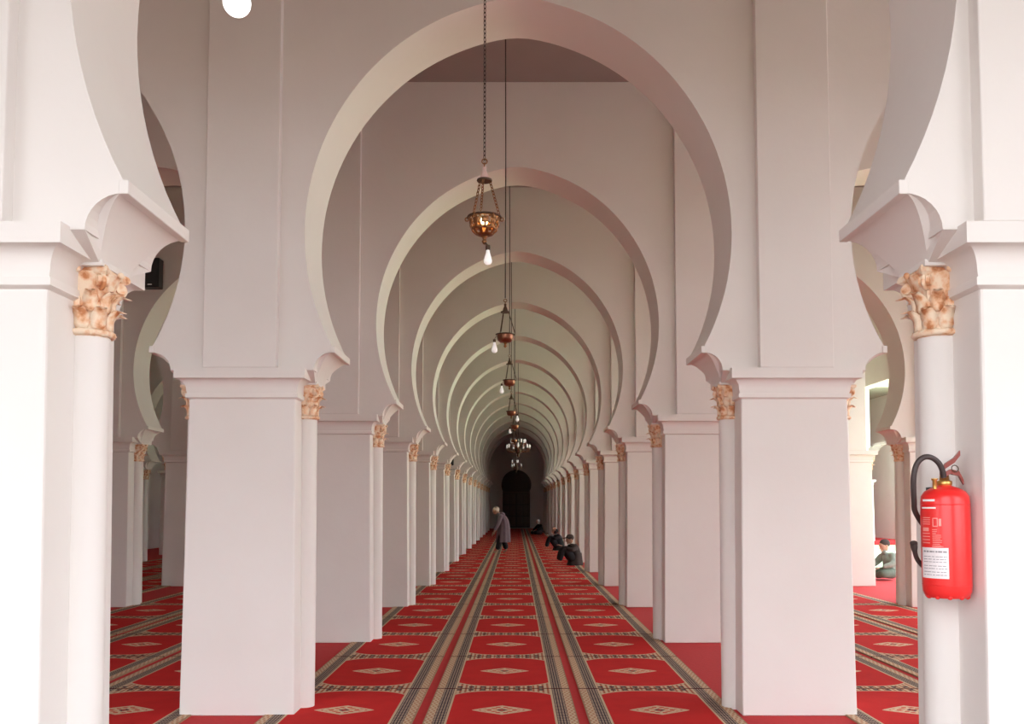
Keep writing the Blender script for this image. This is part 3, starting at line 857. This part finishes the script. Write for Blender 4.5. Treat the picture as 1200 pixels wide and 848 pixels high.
def hand_meshes(w, e_dir, palm_n):
    """palm and five separate, bent fingers"""
    d = Vector(e_dir).normalized(); nrm = Vector(palm_n); nrm = (nrm - d*nrm.dot(d)).normalized(); sd = d.cross(nrm)
    w = Vector(w); out = []
    out.append(skin_mesh([w, w+d*0.045, w+d*0.085], [(0,1),(1,2)], [(0.024,0.018),(0.038,0.017),(0.038,0.014)], 1))
    for i, (off, ln) in enumerate(((-0.028, 0.068), (-0.0095, 0.078), (0.0095, 0.072), (0.028, 0.056))):
        b = w + d*0.075 + sd*off
        p1 = b + d*ln*0.45 + nrm*0.006; p2 = p1 + d*ln*0.32 + nrm*0.014; p3 = p2 + d*ln*0.18 + nrm*0.016
        out.append(skin_mesh([b, p1, p2, p3], [(0,1),(1,2),(2,3)], [0.0095, 0.009, 0.0085, 0.007], 1))
    b = w + d*0.03 - sd*0.028
    out.append(skin_mesh([b, b+d*0.03-sd*0.022+nrm*0.008, b+d*0.06-sd*0.03+nrm*0.018], [(0,1),(1,2)], [0.0115, 0.0105, 0.009], 1))
    return out

def figure(t, J, skin, head_fwd, head_up=(0,0,1), hands=True):
    """J: joints (local). One continuous body mesh."""
    names = ['pelvis', 'belly', 'chest', 'neck', 'headbase']
    V_, E_, R_ = [], [], []
    idx = {}
    def av(n, p, r): idx[n] = len(V_); V_.append(Vector(p)); R_.append(r)
    for n, r in zip(names, (0.125, 0.12, 0.125, 0.055, 0.05)): av(n, J[n], r)
    for a, b in zip(names, names[1:]): E_.append((idx[a], idx[b]))
    for s_ in 'lr':
        av('sh'+s_, J['sh'+s_], 0.062); av('el'+s_, J['el'+s_], 0.042); av('wr'+s_, J['wr'+s_], 0.028)
        E_.extend([(idx['chest'], idx['sh'+s_]), (idx['sh'+s_], idx['el'+s_]), (idx['el'+s_], idx['wr'+s_])])
        av('hi'+s_, J['hi'+s_], 0.092); av('kn'+s_, J['kn'+s_], 0.06); av('an'+s_, J['an'+s_], 0.04); av('to'+s_, J['to'+s_], 0.03)
        E_.extend([(idx['pelvis'], idx['hi'+s_]), (idx['hi'+s_], idx['kn'+s_]), (idx['kn'+s_], idx['an'+s_]), (idx['an'+s_], idx['to'+s_])])
    ms = [skin_mesh(V_, E_, R_, 1), head_mesh(J['head'], head_fwd, head_up)]
    if hands:
        for s_ in 'lr':
            ms += hand_meshes(J['wr'+s_], Vector(J['wr'+s_]) - Vector(J['el'+s_]), J.get('palm'+s_, (0,0,-1)))
    me = merge(ms, 0.0085, 2); me.materials.clear(); me.materials.append(skin)
    me.name = 'body'
    return link('body', me, t)
def garment(t, name, mat, chains, voxel=0.016, smooth=4):
    """chains: list of [(point, radius), ...] grown into one cloth surface"""
    ms = []
    for ch in chains:
        ms.append(skin_mesh([p for p, r in ch], [(i, i+1) for i in range(len(ch)-1)], [r for p, r in ch], 2))
    me = merge(ms, voxel, smooth); me.materials.clear(); me.materials.append(mat); me.name = name
    return link(name, me, t)
def robe(t, name, mat, rings, folds=9, amp=0.06):
    """rings: (centre, rx, ry) from hem to neck; fluted towards the hem"""
    rs = []; n = 54
    for i, (c, rx, ry) in enumerate(rings):
        k = 1 - i/(len(rings)-1)
        rs.append([(c[0]+rx*(1+amp*k*math.sin(folds*2*PI*j/n+i*0.25))*math.cos(2*PI*j/n), c[1]+ry*(1+amp*k*math.sin(folds*2*PI*j/n+i*0.25))*math.sin(2*PI*j/n), c[2]) for j in range(n)])
    return MB().rings(rs, False, True).build(name, mat, t)

# local frame of every figure: it faces -x
def walker():
    t = thing('person', 'person in mauve robe and white cap, stooping as they walk the nave', 'person', (-0.475, 29.3, 0.012))
    J = dict(pelvis=(0.06,0,0.80), belly=(0.07,0,0.97), chest=(0.0,0,1.16), neck=(-0.10,0,1.28), headbase=(-0.14,0,1.33), head=(-0.19,0,1.38),
             shl=(-0.03,-0.19,1.20), ell=(-0.12,-0.23,0.94), wrl=(-0.26,-0.20,0.70), shr=(-0.03,0.19,1.20), elr=(-0.06,0.24,0.94), wrr=(-0.20,0.22,0.72),
             hil=(0.05,-0.10,0.76), knl=(-0.06,-0.10,0.44), anl=(-0.16,-0.10,0.07), tol=(-0.28,-0.11,0.025),
             hir=(0.06,0.10,0.76), knr=(0.06,0.10,0.44), anr=(0.16,0.10,0.08), tor=(0.04,0.11,0.025))
    figure(t, J, M['skin'], (-0.85,0,-0.5), (-0.4,0,0.8))
    V3 = lambda k: Vector(J[k])
    rb = robe(t, 'robe', M['mauve'], [((0.05,0,0.36),0.235,0.215), ((0.05,0,0.46),0.232,0.215), ((0.055,0,0.62),0.225,0.21), ((0.065,0,0.80),0.205,0.205), ((0.07,0,0.95),0.185,0.20), ((0.05,0,1.08),0.165,0.205), ((0.01,0,1.19),0.145,0.21), ((-0.04,0,1.26),0.11,0.15), ((-0.09,0,1.31),0.065,0.075)])
    garment(t, 'sleeve', M['mauve'], [[(V3('chest'),0.11), (V3('shl'),0.085), (V3('ell'),0.075), (V3('wrl')+Vector((0.02,0,0.04)),0.07)],
                                      [(V3('chest'),0.11), (V3('shr'),0.085), (V3('elr'),0.075), (V3('wrr')+Vector((0.02,0,0.04)),0.07)]])
    garment(t, 'trousers', M['blackcloth'], [[(V3('hil'),0.11), (V3('knl'),0.105), (V3('anl')+Vector((0.02,0,0.03)),0.09)], [(V3('hir'),0.11), (V3('knr'),0.105), (V3('anr')+Vector((0,0,0.03)),0.09)]])
    h = Vector(J['head']); 
    cap = MB(); cap.sphere(h+Vector((0.012,0,0.045)), 0.104, 0.088, 0.088, 20, 12); cap.build('cap', M['whitecap'], t)
    # hood folded on the back
    garment(t, 'hood', M['mauve'], [[((-0.07,-0.09,1.30),0.04), ((0.03,-0.07,1.28),0.06), ((0.07,0,1.24),0.07), ((0.03,0.07,1.28),0.06), ((-0.07,0.09,1.30),0.04)]])
walker()

def sitter(name_label, loc, rot, top, legs, head, skin, sc=1.0, cross=False, hand_on='knee'):
    """seated on the floor, facing -x; knees drawn up, or cross-legged"""
    t = thing('person', name_label, 'person', loc, rot)
    t.scale = (sc, sc, sc)
    if cross:
        leg = dict(hil=(-0.02,-0.11,0.13), knl=(-0.36,-0.27,0.14), anl=(-0.30,0.06,0.07), tol=(-0.20,0.17,0.05),
                   hir=(-0.02,0.11,0.13), knr=(-0.36,0.27,0.14), anr=(-0.40,-0.04,0.07), tor=(-0.30,-0.16,0.05))
        arm = dict(wrl=(-0.34,-0.16,0.25), wrr=(-0.34,0.16,0.25), ell=(-0.12,-0.27,0.32), elr=(-0.12,0.27,0.32))
    else:
        leg = dict(hil=(-0.02,-0.10,0.13), knl=(-0.34,-0.13,0.46), anl=(-0.44,-0.12,0.07), tol=(-0.56,-0.13,0.035),
                   hir=(-0.02,0.10,0.13), knr=(-0.30,0.14,0.44), anr=(-0.40,0.13,0.07), tor=(-0.52,0.15,0.035))
        arm = dict(wrl=(-0.35,-0.10,0.50), wrr=(-0.33,0.12,0.50), ell=(-0.14,-0.26,0.40), elr=(-0.14,0.26,0.40))
    J = dict(pelvis=(0.0,0,0.14), belly=(0.04,0,0.28), chest=(0.0,0,0.46), neck=(-0.06,0,0.58), headbase=(-0.08,0,0.62), head=(-0.12,0,0.675),
             shl=(0.0,-0.18,0.49), shr=(0.0,0.18,0.49), **leg, **arm)
    figure(t, J, skin, (-0.95,0,-0.3), (-0.2,0,1))
    V3 = lambda k: Vector(J[k])
    garment(t, 'coat', top, [[((0.01,0,0.10),0.17), ((0.04,0,0.28),0.165), ((0.0,0,0.45),0.16), ((-0.04,0,0.545),0.085)],
                             [(V3('chest'),0.11), (V3('shl'),0.09), (V3('ell'),0.068), (V3('wrl')*0.85+V3('ell')*0.15,0.05)],
                             [(V3('chest'),0.11), (V3('shr'),0.09), (V3('elr'),0.068), (V3('wrr')*0.85+V3('elr')*0.15,0.05)]])
    garment(t, 'trousers', legs, [[(V3('pelvis'),0.13), (V3('hil'),0.125), (V3('knl'),0.088), (V3('anl')*0.88+V3('knl')*0.12,0.066)],
                                  [(V3('pelvis'),0.13), (V3('hir'),0.125), (V3('knr'),0.088), (V3('anr')*0.88+V3('knr')*0.12,0.066)]])
    if not cross:
        robe(t, 'coat_skirt', top, [((0.03,0,0.0),0.215,0.235), ((0.035,0,0.08),0.20,0.22), ((0.04,0,0.20),0.18,0.20), ((0.035,0,0.32),0.165,0.185)], 7, 0.05)
    h = Vector(J['head'])
    if head == 'hat':
        m = MB(); m.sphere(h+Vector((0.012,0,0.045)), 0.108, 0.092, 0.09, 20, 12).build('cap', top, t)
        b = MB(); b.rings([[(h.x-0.04+0.16*math.cos(a)*(1 if math.cos(a) < 0 else 0.2), h.y+0.085*math.sin(a), h.z+z-0.03*max(0,-math.cos(a))) for a in [2*PI*j/24 for j in range(24)]] for z in (0.046, 0.058)])
        b.build('cap_brim', top, t)
    elif head == 'hood':
        garment(t, 'hood', top, [[(h+Vector((0.03,0,-0.12)),0.10), (h+Vector((0.035,0,0.0)),0.105), (h+Vector((0.02,0,0.07)),0.09)]])
    elif head == 'bald':
        MB().sphere(h+Vector((0.02,0,0.025)), 0.098, 0.086, 0.10, 20, 12).build('hair', M['greyhair'], t)
    elif head == 'beanie':
        MB().sphere(h+Vector((0.016,0,0.05)), 0.108, 0.092, 0.088, 20, 12).build('knit_cap', M['browncloth'], t)
        garment(t, 'collar', top, [[(h+Vector((-0.06,0,-0.12)),0.06), (h+Vector((0.04,0,-0.12)),0.09)]])
    return t
sitter('seated person in dark brown coat and brimmed cap, knees up, by right piers', (1.52, 23.7, 0.012), 0.25, M['browncloth'], M['blackcloth'], 'hat', M['skin'], 1.0)
sitter('seated person in black with a hood, farther along the right piers', (1.45, 31.2, 0.012), 0.15, M['blackcloth'], M['blackcloth'], 'hood', M['skin'], 1.0)
sitter('farthest seated person, pale-haired and dressed in black near the end wall', (1.22, 46.5, 0.012), 0.5, M['blackcloth'], M['blackcloth'], 'bald', M['skinpale'], 1.0, True)
sitter('seated person in green grey jacket and knit cap in the bright right aisle', (8.0, 19.3, 0.004), 0.25, M['greenjacket'], M['greencloth'], 'beanie', M['skinpale'], 1.06, True)
sitter('tiny seated person in green half hidden between the far left columns', (-1.84, 32.6, 0.012), -0.4, M['greencloth'], M['blackcloth'], 'beanie', M['skin'], 0.95)
